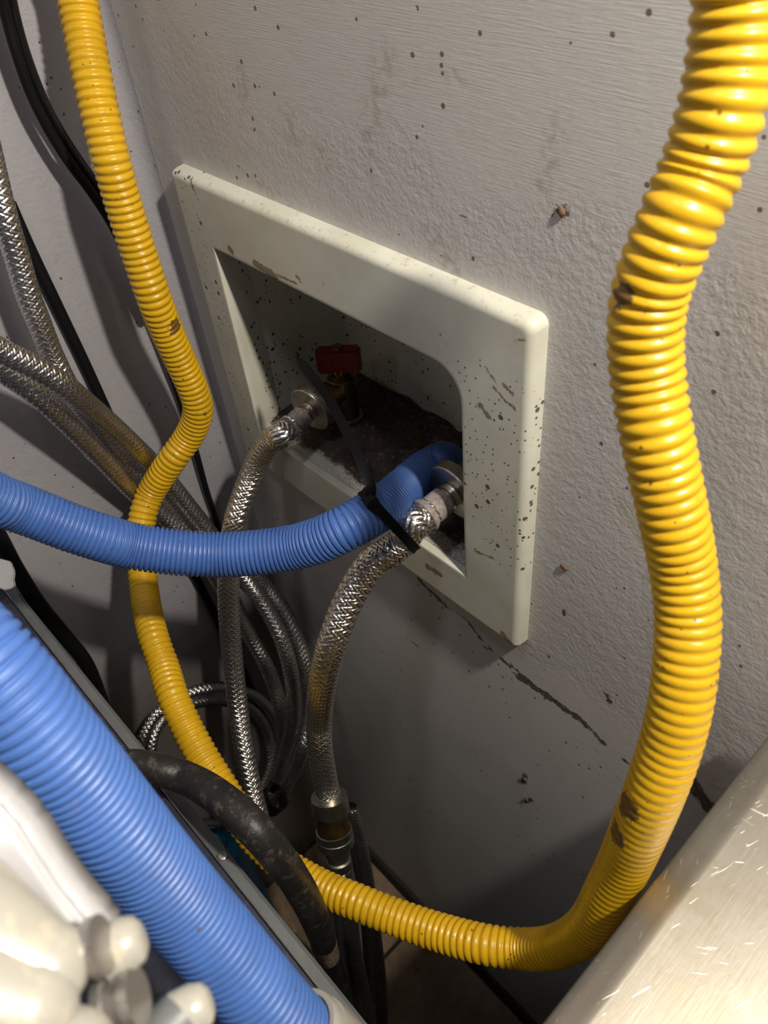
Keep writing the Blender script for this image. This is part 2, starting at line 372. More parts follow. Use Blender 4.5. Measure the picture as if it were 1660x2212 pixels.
def box(name, c, sz, mat, parent=None, rot=None, bev=.001, seg=2):
    bm = bmesh.new(); bmesh.ops.create_cube(bm, size=1.0)
    for v in bm.verts: v.co = Vector((v.co.x * sz[0], v.co.y * sz[1], v.co.z * sz[2]))
    if bev: bmesh.ops.bevel(bm, geom=bm.edges[:], offset=bev, segments=seg, affect='EDGES')
    m = Matrix.Translation(c) @ (rot.to_4x4() if rot else Matrix())
    bmesh.ops.transform(bm, matrix=m, verts=bm.verts)
    return from_bm(name, bm, mat, parent)
def struct(o): o['kind'] = 'structure'; return o
# ---------------------------------------------------------------- the room
XL = -0.0238
bx0, bx1, bz0, bz1, by1 = .035, .2225, .683, .812, .0765       # the box in the wall
def wall_back():
    xs = [XL - .05, bx0, bx1, 1.3]; zs = [-.02, bz0 - .001, bz1 + .001, 1.9]; vs = []; fs = []
    for z in zs:
        for x in xs: vs.append((x, 0, z))
    for j in range(3):
        for i in range(3):
            if (i, j) != (1, 1): fs.append((j * 4 + i, j * 4 + i + 1, j * 4 + i + 5, j * 4 + i + 4))
    n = len(vs)
    vs += [(x, .12, z) for z in (zs[0], zs[3]) for x in (xs[0], xs[3])]
    fs.append((n, n + 2, n + 3, n + 1))
    return struct(mesh('wall_back', vs, fs, M['wall'], None, False))
wall_back()
def wall_left():
    vs = []; fs = []; n = 8; R = .010
    prof = [(XL + R * (1 - math.sin(a)), -R * (1 - math.cos(a))) for a in [math.pi / 2 * k / n for k in range(n + 1)]]
    prof += [(XL, -2.0), (XL - .05, -2.0), (XL - .05, .05)]
    prof = [(XL + R, .001)] + prof
    for z in (-.02, 1.9):
        for (x, y) in prof: vs.append((x, y, z))
    m = len(prof)
    for i in range(m): fs.append((i, (i + 1) % m, m + (i + 1) % m, m + i))
    o = struct(mesh('wall_left', vs, fs, M['wall_l'], None, True)); return weighted(o, 50)
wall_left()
def floor():
    f = struct(mesh('floor', [(-.1, -2, -.004), (1.3, -2, -.004), (1.3, .1, -.004), (-.1, .1, -.004)], [(0, 1, 2, 3)], M['grout'], None, False))
    tw = .16; src = None
    x = XL
    while x < .62:
        y = -.004
        while y > -.62:
            if src is None:
                bm = bmesh.new(); bmesh.ops.create_cube(bm, size=1)
                for v in bm.verts: v.co = Vector((v.co.x * (tw - .004), v.co.y * (tw - .004), v.co.z * .004 - .002))
                bmesh.ops.bevel(bm, geom=[e for e in bm.edges if e.verts[0].co.z > -.001 and e.verts[1].co.z > -.001], offset=.0012, segments=1, affect='EDGES')
                src = from_bm('tile', bm, M['floor'], f); o = src
            else:
                o = src.copy(); COL.objects.link(o); o.parent = f
            o.location = (x + tw / 2, y - tw / 2, random.uniform(-.0006, 0)); y -= tw
        x += tw
floor()
def trim():
    bm = bmesh.new(); y0, z1 = -.006, .022
    pr = [(0, 0), (y0, 0), (y0, z1 - .004), (y0 + .002, z1), (0, z1)]
    a = [bm.verts.new((XL + .011, y, z)) for y, z in pr]; b = [bm.verts.new((1.2, y, z)) for y, z in pr]
    for i in range(5): bm.faces.new((a[i], a[(i + 1) % 5], b[(i + 1) % 5], b[i]))
    bm.faces.new(a); bm.faces.new(b); return struct(from_bm('baseboard_back', bm, M['grout']))
trim()
# ---------------------------------------------------------------- the outlet box in the wall
def rrect(x0, x1, z0, z1, rad, y, seg=6):
    """loop of points, corners in the order TR TL BL BR with radii RAD"""
    out = []
    for (cx, cz, sx, sz, r, a0) in ((x1, z1, -1, -1, rad[0], 0), (x0, z1, 1, -1, rad[1], 90), (x0, z0, 1, 1, rad[2], 180), (x1, z0, -1, 1, rad[3], 270)):
        ox, oz = cx + sx * r, cz + sz * r
        for k in range(seg + 1):
            a = math.radians(a0 + 90 * k / seg); out.append(Vector((ox + math.cos(a) * r, y, oz + math.sin(a) * r)))
    return out
def loops(name, Ls, mat, parent, close=None, ang=50):
    vs = [v for L in Ls for v in L]; n = len(Ls[0]); fs = []
    for j in range(len(Ls) - 1):
        for k in range(n): fs.append((j * n + k, (j + 1) * n + k, (j + 1) * n + (k + 1) % n, j * n + (k + 1) % n))
    if close: fs.append(tuple((len(Ls) - 1) * n + k for k in range(n)))
    return weighted(mesh(name, vs, fs, mat, parent), ang)
ob = empty('outlet_box', (.136, 0, .683), 'dirty cream plastic outlet box set into the grey wall, two taps inside', 'outlet box')
X0, X1, Z0, Z1 = .0159, .2561, .6529, .8459
o1 = (.0045, .0015, .001, .001); i1 = (.016, .001, .001, .001)
e = .0034
fr = loops('frame', [rrect(X0, X1, Z0, Z1, o1, .0005), rrect(X0 + .0001, X1 - .0003, Z0, Z1 - .0003, o1, -.0030), rrect(X0 + .0002, X1 - e * .22, Z0 + .0001, Z1 - e * .22, o1, -.0056), rrect(X0 + .0004, X1 - e * .55, Z0 + .0002, Z1 - e * .55, (.0038, .001, .001, .001), -.0073),
                rrect(X0 + .0008, X1 - e, Z0 + .0005, Z1 - e, (.003, .001, .001, .001), -.0080), rrect(X0 + .0020, X1 - e * 1.35, Z0 + .0020, Z1 - e * 1.35, (.003, .001, .001, .001), -.0080),
                rrect(.0396, .2216, .6808, .8114, (.017, .001, .001, .001), -.0080), rrect(.0412, .2200, .6824, .8098, i1, -.0080), rrect(.0416, .2196, .6829, .8094, i1, -.0075), rrect(.0410, .2200, .6829, .8095, i1, -.004), rrect(.0352, .2222, .6828, .8115, i1, .0140)],
      M['cream'], ob, None, 55)
wn = fr.modifiers.new('weighted', 'WEIGHTED_NORMAL'); wn.weight = 80; wn.keep_sharp = True
loops('back_box', [rrect(.0350, .2224, .6826, .8117, i1, .0140), rrect(.0352, .2222, .6824, .8117, i1, .0405), rrect(.0356, .2218, .6824, .8113, (.012, .003, .003, .003), by1 - .002), rrect(.0376, .2198, .6844, .8093, (.012, .003, .003, .003), by1)],
      M['creambox'], ob, True, 50)
HC = Vector((.159, .0450, .684)); HR = .0200
def silt_floor():
    vs = []; fs = []; n = 72; rings = 16
    x0, x1, y0, y1 = .0358, .2216, -.0035, .0755
    def edge(a):
        dx, dy = math.cos(a), math.sin(a); t = 1e9
        if dx > 1e-9: t = min(t, (x1 - HC.x) / dx)
        if dx < -1e-9: t = min(t, (x0 - HC.x) / dx)
        if dy > 1e-9: t = min(t, (y1 - HC.y) / dy)
        if dy < -1e-9: t = min(t, (y0 - HC.y) / dy)
        return t
    for j in range(rings + 1):
        for k in range(n):
            a = 2 * math.pi * k / n; e_ = edge(a); r = HR + (e_ - HR) * j / rings
            x, y = HC.x + math.cos(a) * r, HC.y + math.sin(a) * r
            d = max(0, min(1, (y - .004) / .02)); h = .0004 + d * (.0030 + .0045 * noise.noise(Vector((x, y, 0)) * 90) + .0025 * noise.noise(Vector((x, y, 3)) * 260))
            h += .004 * max(0, 1 - (Vector((x - .073, y - .034, 0)).length / .018)) * 1.2
            if y < .004: h = .0003
            vs.append((x, y, .6832 + max(h, .0003)))
    for j in range(rings):
        for k in range(n): fs.append((j * n + k, j * n + (k + 1) % n, (j + 1) * n + (k + 1) % n, (j + 1) * n + k))
    o = mesh('silt_layer', vs, fs, M['silt'], ob)
silt_floor()
lathe('drain_pipe', Vector((HC.x, HC.y, .6868)), (0, 0, -1), [(0, HR - .0012), (0, HR), (.0005, HR + .0002), (.004, HR + .0002), (.004, HR), (.03, HR), (.03, HR * .6), (.004, HR * .55), (.0045, HR - .0012)][:1] + [(0, HR + .001), (.03, HR + .001), (.03, .002)], M['hole'], ob)
# ---------------------------------------------------------------- hoses from pixels and apparent widths
def hose_pts(L, D):
    out = []
    for q in L:
        if q[0] == 'w': out.append(Vector(q[1:]))
        elif q[0] == 'x': out.append(onp(q[1], q[2], 0, XL + q[3]))
        elif q[0] == 'z': out.append(at(q[1], q[2], q[3]))
        else: out.append(at(q[0], q[1], D * F / q[2]))
    return out
# yellow gas hose -----------------------------------------------------
YD = .018
Y = [('w', .060, -.055, 1.17), (150, -110, 93), (168, 0, 90), (200, 170, 88), (238, 337, 85), (266, 438, 82), (298, 540, 79), (332, 641, 76), (357, 707, 73), (388, 775, 70), (417, 840, 67.5), (428, 880, 66),
     (420, 918, 64.5), (403, 950, 63.5), (378, 985, 63), (352, 1022, 62), (326, 1065, 61), (310, 1110, 61), (304, 1165, 61), (309, 1247, 61.5), (318, 1315, 63), (333, 1379, 65), (353, 1436, 66), (374, 1504, 68), (404, 1571, 69),
     (440, 1638, 70), (480, 1702, 71), (525, 1775, 72), (565, 1826, 72), (625, 1876, 73), (697, 1917, 74.5), (781, 1952, 76.5), (860, 1983, 78), (944, 2012, 80), (1044, 2039, 83), (1135, 2050, 85), (1195, 2046, 89), (1243, 2026, 94),
     (1282, 1990, 100), (1313, 1935, 106), (1347, 1870, 112), (1384, 1785, 121), (1418, 1700, 128), (1450, 1605, 133), (1472, 1510, 137), (1484, 1400, 140), (1485, 1310, 142), (1474, 1215, 145),
     (1455, 1115, 150), (1435, 1020, 154), (1415, 920, 158), (1400, 820, 161), (1394, 735, 165), (1402, 645, 170), (1430, 560, 176), (1473, 460, 182), (1516, 362, 186), (1556, 245, 193), (1582, 120, 199), (1597, 0, 205), (1605, -120, 212), (1605, -260, 220)]
yp = hose_pts(Y, YD)
yP, yL = spline(yp, .00042)
flat0 = at(1235, 2032, YD * F / 92); flat1 = at(1390, 1770, YD * F / 123)
i0 = min(range(len(yP)), key=lambda i: (yP[i] - flat0).length); i1_ = min(range(len(yP)), key=lambda i: (yP[i] - flat1).length)
def yr(i, s, L):
    pitch = .0036; x = (s / pitch) % 1.0
    ridge = abs(math.cos(math.pi * x)) ** .75                     # round crests, narrow valleys
    a = .0014
    mid = .0003 * math.exp(-((x - .5) / .10) ** 2)               # the faint second ring in each valley
    if i0 <= i <= i1_: a *= .22
    elif i0 - 60 < i < i0: a *= .22 + .78 * (i0 - i) / 60
    elif i1_ < i < i1_ + 260: a *= .22 + .78 * (i - i1_) / 260
    return YD / 2 - a * (1 - ridge) + mid * (a / .0014)
sp = lambda x, y, w_: tuple(at(x, y, YD * F / w_) + (at(x, y, .1) - at(x, y, .12)).normalized() * .006)
M['yellow'] = m_hose('yellow_hose_coating', (.70, .405, .010), (.20, .11, .03), .30, .07,
                     [(sp(380, 705, 73), .0045), (sp(1335, 1750, 125), .006), (sp(1310, 1810, 120), .006), (sp(1335, 640, 170), .0035), (sp(455, 900, 66), .0035), (sp(590, 1895, 74), .004)])
yo = tube('gas_hose', yP, yr, M['yellow'], None, 36)
tag(yo, 'bright yellow corrugated hose looping down and up in front of the wall box', 'hose')
# blue drain hose -----------------------------------------------------
BD = .0225
Bl = [('w', HC.x - .001, HC.y + .004, .650), ('w', HC.x, HC.y + .002, .680), ('w', HC.x + .003, HC.y - .007, .6985), (926, 1010, 84.5), (900, 1031, 88.5), (868, 1061, 93), (830, 1093, 98), (790, 1117, 101), (748, 1140, 102), (695, 1165, 101), (635, 1182, 99.5), (550, 1194, 99), (472, 1198, 99),
      (400, 1195, 100), (331, 1187, 101), (280, 1178, 102), (228, 1164, 104), (160, 1142, 106), (95, 1117, 108), (40, 1096, 110), (0, 1082, 113), (-70, 1050, 118), (-190, 1010, 134), (-290, 1030, 160), (-340, 1120, 190), (-310, 1215, 218), (-235, 1275, 235), (-150, 1345, 243), (-70, 1418, 246), (0, 1490, 243), (80, 1587, 235), (168, 1688, 222), (240, 1775, 212), (310, 1858, 201),
      (385, 1945, 191), (470, 2042, 184), (560, 2150, 178), (640, 2240, 172), (720, 2330, 168)]
bP, bL = spline(hose_pts(Bl, BD), .00029)
def br(i, s, L):
    x = (s / .00232) % 1.0; d = min(x, 1 - x)
    k = min(1, d / .24); k = k * k * (3 - 2 * k)
    return BD / 2 - .0013 * (1 - k)
tag(tube('drain_hose', bP, br, M['blue'], None, 40), 'blue ribbed drain hose from a white port of the machine into the wall box', 'hose')
# braided tap hoses ---------------------------------------------------
def braided(L, D, r0=None):
    P, _ = spline(hose_pts(L, D), .0004); return P
A_D = .0148
AY = .0062                                        # hose A runs into its ferrule along +Y
def tap(c, zc, red, lab):
    """c: the point on the silt where the tap stands; returns (nut centre, root)"""
    r = empty('tap', (c.x, c.y, .684), lab, 'tap', 'taps in the outlet box')
    lathe('body', Vector((c.x, c.y, .686)), (0, 0, 1), [(0, .0105), (.004, .0105), (.0045, .0085), (.014, .008), (.018, .0092), (zc - .686 + .008, .0092), (zc - .686 + .009, .0075)], M['brass'], r, 12)
    lathe('outlet', Vector((c.x, c.y, zc)), (0, -1, 0), [(0, .0080), (.012, .0080), (.012, .0098), (.024, .0098)], M['brass'], r)
    lathe('stem', Vector((c.x, c.y, zc + .005)), (0, 0, 1), [(0, .0060), (.005, .0060), (.005, .0045), (.010, .0045)], M['brass'], r)
    rot = Matrix.Rotation(math.radians(44 if red else 20), 3, 'Z')
    h = box('handle', Vector((c.x, c.y, zc + .0205)), (.027, .0085, .0165), M['red' if red else 'navyp'], r, rot, .0016)
    lathe('screw', Vector((c.x, c.y, zc + .0285)), (0, 0, 1), [(0, .0032), (.0016, .0032), (.0022, .002)], M['brass'], r, 16)
    return r, zc
tA = Vector((.0775, .0365, 0)); tB = Vector((.199, .0345, 0))
rA, zA = tap(tA, .711, True, 'brass tap with a red block handle inside the outlet box')
rB, zB = tap(tB, .719, False, 'tap with a dark blue handle, mostly hidden behind the box frame')
def hose_end(root, o, d, D, mt='limed'):
    """nut, neck and crimped ferrule; o: nut's far face centre, d: from the tap towards the hose. Returns the point where the braid starts"""
    k = D / .0148
    lathe('nut', o, d, [(0, .0138 * k), (.0005, .0150 * k), (.0062, .0150 * k), (.0070, .0143 * k), (.0074, .0060 * k), (.0094, .0055 * k)], M['nickel'], root, 120, (1, 2, .00045))
    lathe('neck', o + d * .0086, d, [(0, .0062 * k), (.002, .0062 * k), (.0023, .0052 * k), (.0060, .0052 * k)], M['nickel'], root, 32)
    lathe('ferrule', o + d * .0125, d, [(0, .0058 * k), (.0006, .0068 * k), (.010, .0069 * k), (.0125, .0082 * k), (.0142, .0083 * k), (.0143, .0072 * k)], M[mt], root, 40)
    return o + d * .0262
nA = Vector((tA.x, tA.y - .0215, zA)); dA = Vector((.15, -1, -.10)).normalized()
hA = empty('braided_hose', nA, 'braided steel hose screwed to the red handled tap, hanging behind the blue hose', 'hose')
sA = hose_end(hA, nA, dA, A_D)
L_A = [('w', *(sA - dA * .004)), ('w', *sA), ('w', *(sA + dA * .006)), (588, 950, 53), (563, 986, 51), (543, 1028, 50), (524, 1078, 49.5), (507, 1135, 49), (497, 1200, 47), (494, 1281, 45), (497, 1360, 43.5), (505, 1445, 42), (516, 1537, 41), (528, 1620, 41), (545, 1706, 41), (563, 1775, 41), (588, 1830, 39), (630, 1900, 37), (668, 1975, 35), (700, 2050, 32)]
pA = braided(L_A, A_D); tube('braid', pA, A_D / 2, M['braid'], hA, 96, braid=(12, 430, .0010))
B_D = .0155
nB = Vector((tB.x, tB.y - .0215, zB)); dB = Vector((-.05, -1, -.12)).normalized()
hB = empty('braided_hose', nB, 'thick stained braided steel hose tied to the blue hose with a cable tie', 'hose')
sB = hose_end(hB, nB, dB, .0165)
L_B = [('w', *(sB - dB * .004)), ('w', *sB), ('w', *(sB + dB * .008)), (870, 1168, 66), (842, 1192, 65.5), (810, 1211, 65), (785, 1242, 64.5), (762, 1280, 64), (742, 1322, 63.5), (725, 1368, 63), (712, 1410, 62), (701, 1455, 60), (693, 1505, 57), (689, 1561, 54), (691, 1610, 53), (697, 1650, 52), (704, 1690, 51), (711, 1722, 50.5)]
pB = braided(L_B, B_D); tube('braid', pB, B_D / 2, M['braid'], hB, 96, braid=(12, 430, .0010))
eB = pB[-1]; dE = (at(737, 1890, .545) - eB).normalized()
lathe('lower_nut', eB - dE * .004, dE, [(0, .0065), (.001, .0088), (.0030, .0088), (.0032, .0120), (.0125, .0125), (.0145, .0125), (.0150, .0112), (.0152, .008)], M['nickel'], hB, 40)
cp = empty('brass_coupling', eB + dE * .011, 'tarnished brass coupling at the lower end of the thick stained braided hose', 'coupling')
lathe('coupling_body', eB + dE * .0115, dE, [(0, .0098), (.008, .0104), (.010, .0108), (.0135, .0115)], M['brass'], cp, 40)
lathe('coupling_ring', eB + dE * .0250, dE, [(0, .0108), (.0005, .0122), (.006, .0122), (.0063, .0126), (.012, .0126), (.0126, .0112), (.0127, .007)], M['nickel'], cp, 40)
q0 = eB + dE * .0375
hL = empty('braided_hose', q0, 'braided steel hose running from the brass coupling down to the floor', 'hose')
lathe('collar', q0, dE, [(0, .0085), (.008, .0085), (.009, .0075), (.012, .0075), (.013, .0088), (.019, .0088), (.020, .008)], M['nickel'], hL, 40)
q1 = q0 + dE * .018
LL = [('w', *q1), ('z', 746, 1960, .565), ('z', 753, 2030, .585), ('z', 768, 2110, .61), ('z', 786, 2190, .64), ('z', 796, 2260, .67), ('z', 800, 2330, .70)]
tube('braid', spline(hose_pts(LL, 1), .0004)[0], .0086, M['braid2'], hL, 80, braid=(10, 520, .0006))
# the thinner braided hoses ------------------------------------------
def plain(L, D, label, mat='braid2', cat='hose', name='braided_hose', n=20, **k):
    br_ = mat == 'braid2'; P, _ = spline(hose_pts(L, D), .00042 if br_ else .0022)
    if br_: n = 72; k['braid'] = (10, 520, .0008)
    return tag(tube(name, P, D / 2, M[mat], None, n, **k), label, cat)
Z = lambda *a: [q if q[0] == 'x' else ('z', *q) for q in a]
plain(Z((-60, 180, .335), (-25, 330, .352), (10, 470, .366), (38, 560, .38), (62, 640, .393), (86, 700, .405), (112, 765, .42), (150, 840, .437), ('x', 205, 915, .018), ('x', 272, 1000, .0135), ('x', 350, 1080, .013), ('x', 440, 1160, .015), ('x', 520, 1222, .020), (575, 1268, .650), (612, 1318, .652), (640, 1375, .655), (658, 1430, .66), (668, 1490, .67), (668, 1550, .68), (655, 1612, .68), (636, 1665, .70), (606, 1712, .715), (560, 1752, .73), (500, 1775, .74)), .0115,
      'dull braided steel hose entering highest on the left along the side wall')
plain(Z((-60, 715, .355), (0, 757, .37), (68, 790, .385), (135, 830, .402), (186, 871, .425), (236, 913, .455), ('x', 285, 958, .036), ('x', 330, 1002, .026), ('x', 375, 1053, .0255), ('x', 415, 1103, .027), ('x', 460, 1160, .031), (528, 1246, .598), (576, 1316, .602), (606, 1375, .603), (625, 1435, .612), (634, 1500, .638), (632, 1560, .665), (618, 1620, .70), (600, 1680, .73)), .0115,
      'braided steel hose crossing behind the yellow hose, the brighter upper one of a pair')
plain(Z((-60, 750, .385), (0, 797, .398), (80, 853, .414), (160, 928, .445), (230, 1000, .480), ('x', 290, 1062, .0255), ('x', 350, 1112, .0255), ('x', 420, 1180, .031), ('x', 480, 1265, .034), (516, 1332, .632), (545, 1382, .645), (572, 1430, .655), (592, 1480, .67), (606, 1530, .68), (612, 1585, .71), (606, 1640, .74)), .0115,
      'dark braided steel hose from the left edge, lying just under its brighter twin')
plain(Z((470, 1778, .80), (420, 1778, .76), (360, 1765, .70), (315, 1715, .665), (298, 1650, .655), (306, 1595, .645), (335, 1545, .645), (385, 1508, .65), (445, 1487, .665), (505, 1487, .69), (560, 1510, .72), (598, 1560, .745), (610, 1625, .76), (600, 1690, .765), (570, 1740, .75)), .009,
      'outer turn of braided steel hose coiled low behind the machine')
plain(Z((332, 1665, .672), (328, 1605, .665), (346, 1562, .668), (388, 1528, .68), (446, 1510, .70), (505, 1513, .73), (552, 1540, .755), (580, 1590, .785), (585, 1650, .79), (560, 1715, .785)), .009,
      'inner turn of braided steel hose coiled low behind the machine, nearly dark')
plain(Z((757, 1745, .60), (773, 1800, .615), (790, 1880, .635), (802, 1960, .655), (813, 2040, .68), (822, 2120, .71), (826, 2210, .745), (820, 2290, .80)), .0105,
      'thin braided steel hose falling to the floor just right of the brass coupling')
plain(Z((748, 1760, .66), (765, 1830, .675), (780, 1900, .69), (790, 1980, .71), (796, 2060, .735), (802, 2140, .765), (805, 2230, .81)), .0095,
      'thinnest steel hose, half hidden behind the brass coupling')
# ---------------------------------------------------------------- black hose and cables
bh = empty('rubber_hose', at(560, 1800, .33), 'thick worn black rubber hose arching over the machine edge, torn near its end', 'hose')
RD = .0148
bkL = [(200, 1690, 67), (270, 1655, 69), (340, 1662, 70), (400, 1680, 70), (455, 1710, 73), (510, 1752, 76), (560, 1802, 77), (602, 1852, 74), (640, 1905, 69), (668, 1955, 66), (690, 2006, 60), (704, 2050, 54), (722, 2100, 47), (738, 2150, 44), (745, 2210, 42), (745, 2290, 39)]
kP, kL = spline(hose_pts(bkL, RD), .0015)
tp = at(682, 1982, RD * F / 55); it = min(range(len(kP)), key=lambda i: (kP[i] - tp).length)
tube('sheath', kP[:it], lambda i, s, L: RD / 2 * (1 + .02 * noise.noise(kP[i] * 90)), M['rubber'], bh, 28)
tube('torn_lining', kP[it - 3:it + 30], lambda i, s, L: RD / 2 * .95 + .0006 * math.sin(i * 2.1), M['tan'], bh, 24)
tube('lower_sheath', kP[it + 27:], RD / 2 * .97, M['rubber'], bh, 28)
def cable(L, D, label, mat='cablem', **k): return plain(L, D, label, mat, 'cable', 'power_cable', 16, **k)
cable(Z((12, -60, .335), (30, 30, .348), (52, 110, .358), (88, 205, .372), (128, 280, .386), (170, 345, .398), (208, 400, .41), (250, 480, .428), (295, 590, .452), (332, 690, .478), (365, 792, .508), (398, 890, .538), (425, 985, .562), ('x', 447, 1065, .004), ('x', 475, 1145, .0035), ('x', 512, 1260, .0035)), .0052,
      'glossy black cable down the side wall, the right one of two', 'cable')
cable(Z((-10, -60, .330), (12, 30, .343), (34, 110, .353), (68, 205, .367), (108, 285, .381), (150, 352, .394), (195, 412, .406), (245, 490, .422), (285, 580, .44), (322, 670, .462)), .0050,
      'dull black cable on the side wall, close left of the glossy one')
cable([('x', x, y, .0036) for x, y in ((20, 440), (60, 530), (120, 655), (180, 780), (233, 895), (300, 1040), (370, 1150), (430, 1262), (490, 1380), (540, 1480), (585, 1600), (605, 1700))], .0070,
      'thick straight black cable against the side wall behind the steel hoses')
cable(Z((-60, 1060, .43), (0, 1165, .455), (35, 1230, .475), (80, 1300, .495), (130, 1362, .53), (185, 1430, .56), (215, 1500, .59), (240, 1570, .62), (270, 1640, .65)), .0098,
      'black cable sagging between the side wall and the edge of the machine')
def band():
    c = at(592, 1727, .70); ax = (at(640, 1690, .69) - at(560, 1755, .72)).normalized()
    bm = bmesh.new(); d, u, v = basis(ax, (0, 0, 1)); n = 28
    rings = []
    for (h, r) in ((-.007, .0098), (-.007, .0116), (.007, .0116), (.007, .0098)):
        rings.append([bm.verts.new(c + d * h + u * math.cos(2 * math.pi * k / n) * r + v * math.sin(2 * math.pi * k / n) * r * 1.1) for k in range(n)])
    for j in range(4):
        for k in range(n): bm.faces.new((rings[j][k], rings[j][(k + 1) % n], rings[(j + 1) % 4][(k + 1) % n], rings[(j + 1) % 4][k]))
    o = from_bm('hose_band', bm, M['rubber'], None, True); weighted(o, 40)
    tag(o, 'dark rubber band gathering the coiled steel hoses near the floor', 'band')
band()
# ---------------------------------------------------------------- cable tie round the blue hose and the right braided hose
def zip_tie():
    cb = min(bP[:len(bP) // 2], key=lambda p: (p - at(808, 1106, BD * F / 98.5)).length); ch = min(pB, key=lambda p: (p - at(866, 1163, B_D * F / 66.5)).length)
    k = bP.index(cb); A1 = (bP[k + 5] - bP[k - 5]).normalized(); k = pB.index(ch); A2 = (pB[k + 5] - pB[k - 5]).normalized()
    e1 = (ch - cb).normalized(); vd = (cb - CAM).normalized(); ax = e1.cross(vd).normalized()
    if ax.dot(A1) < 0: ax = -ax
    e2 = ax.cross(e1).normalized(); r1, r2 = BD / 2 + .0004, B_D / 2 + .0004
    root = empty('cable_tie', cb, 'black cable tie strapping the blue hose to a braided hose, tail sticking up', 'cable tie')
    fl = []
    for c, A_, r in ((cb, A1, r1), (ch, A2, r2)):
        for j in range(72):
            a_ = 2 * math.pi * j / 72; dr = e1 * math.cos(a_) + e2 * math.sin(a_); q = c - cb + dr * (r / max(.35, dr.cross(A_).length)); fl.append((q.dot(e1), q.dot(e2)))
    fl.sort(); hull = []
    for seq in (fl, fl[::-1]):
        h_ = []
        for p in seq:
            while len(h_) > 1 and (h_[-1][0] - h_[-2][0]) * (p[1] - h_[-2][1]) - (h_[-1][1] - h_[-2][1]) * (p[0] - h_[-2][0]) <= 0: h_.pop()
            h_.append(p)
        hull += h_[:-1]
    hull.append(hull[0])
    pts = [cb + e1 * x + e2 * y for x, y in hull]
    g = ch - cb; gd = e1
    def strip(P, W, Nn, th, name, closed=False, taper=None):
        vs = []; fs = []; n = len(P)
        for i in range(n):
            wv, nn = W[i], Nn[i]; hw = .0024 * (taper(i) if taper else 1)
            vs += [P[i] - wv * hw, P[i] + wv * hw, P[i] + wv * hw + nn * th, P[i] + nn * th * .55, P[i] - wv * hw + nn * th]
        for i in range(n - 1):
            for q in range(5): fs.append((i * 5 + q, i * 5 + (q + 1) % 5, (i + 1) * 5 + (q + 1) % 5, (i + 1) * 5 + q))
        fs.append((0, 1, 2, 3, 4)); fs.append(tuple((n - 1) * 5 + q for q in (4, 3, 2, 1, 0)))
        return weighted(mesh(name, vs, fs, M['tie'], root), 30)
    mid = cb + g * .5
    strip(pts, [ax] * len(pts), [((p - mid) - ax * (p - mid).dot(ax)).normalized() for p in pts], .0011, 'strap')
    # serrations on the part that shows between the hoses
    hz = at(812, 1074, (cb - CAM).dot(r2_axis) - r1); 
    def pix(p):
        v = RM.transposed() @ (p - CAM); return Vector((830 + F * v.x / v.z, 1106 + F * v.y / v.z))
    dense = [pts[i].lerp(pts[i + 1], t / 8) for i in range(len(pts) - 1) for t in range(8)]
    dmid = sum((p - CAM).dot(r2_axis) for p in dense) / len(dense)
    pts_ = [p for p in dense if (p - CAM).dot(r2_axis) < dmid]; hp = min(pts_, key=lambda p: (pix(p) - Vector((812, 1077))).length)
    pts = dense
    tg = (pts[min(pts.index(hp) + 1, len(pts) - 1)] - pts[max(0, pts.index(hp) - 1)]).normalized(); nn = ax.cross(tg).normalized()
    if nn.dot(hp - mid) < 0: nn = -nn
    tg = nn.cross(ax)
    hb = box('head', hp + nn * .0026, (.0062, .0068, .0056), M['tie'], root, Matrix((ax, tg, nn)).transposed(), .0008)
    z0 = (hp - CAM).dot(RM.col[2]); gd_ = gd
    tail = [hp + nn * .0030, at(802, 1052, z0 - .005), at(787, 1015, z0 - .004), at(769, 972, z0), at(748, 930, z0 + .006), at(724, 885, z0 + .014), at(706, 853, z0 + .020), at(674, 812, z0 + .028), at(641, 771, z0 + .036)]
    P, _ = spline(tail, .0016); T, N, B = frames(P)
    W = [(T[i].cross((CAM - P[i]).normalized())).normalized() for i in range(len(P))]; Nn = [W[i].cross(T[i]).normalized() for i in range(len(P))]
    Nn = [q if q.dot(CAM - P[i]) > 0 else -q for i, q in enumerate(Nn)]
    n = len(P)
    strip(P, W, Nn, .0010, 'tail', taper=lambda i: 1.0 if i < n - 5 else max(.25, (n - i) / 6))
    # teeth: small cross bars along the tail and the front of the strap
    bm = bmesh.new()
    def tooth(c, a, b, nrm, hx, hy, hz):
        vv = [bm.verts.new(c + a * sx * hx + b * sy * hy + nrm * sz * hz) for sz in (0, 1) for sx, sy in ((-1, -1), (1, -1), (1, 1), (-1, 1))]
        for f_ in ((0, 3, 2, 1), (4, 5, 6, 7), (0, 1, 5, 4), (1, 2, 6, 5), (2, 3, 7, 6), (3, 0, 4, 7)): bm.faces.new([vv[q] for q in f_])
    front = [p for p in pts if (p - mid).dot((CAM - mid).normalized()) > .3 * r2 and (p - mid).dot(gd) > -.006]
    if len(front) > 2:
        FP, _ = spline(front, .0009); Tt, _, _ = frames(FP)
        for i, p in enumerate(FP):
            nr = ((p - mid) - ax * (p - mid).dot(ax)); nr = Tt[i].cross(ax).normalized(); nr = nr if nr.dot(CAM - p) > 0 else -nr
            tooth(p + nr * .0009, ax, Tt[i], nr, .0013, .00026, .0005)
    o = from_bm('teeth', bm, M['tie'], root); o['kind'] = 'stuff'
r2_axis = RM.col[2]
zip_tie()
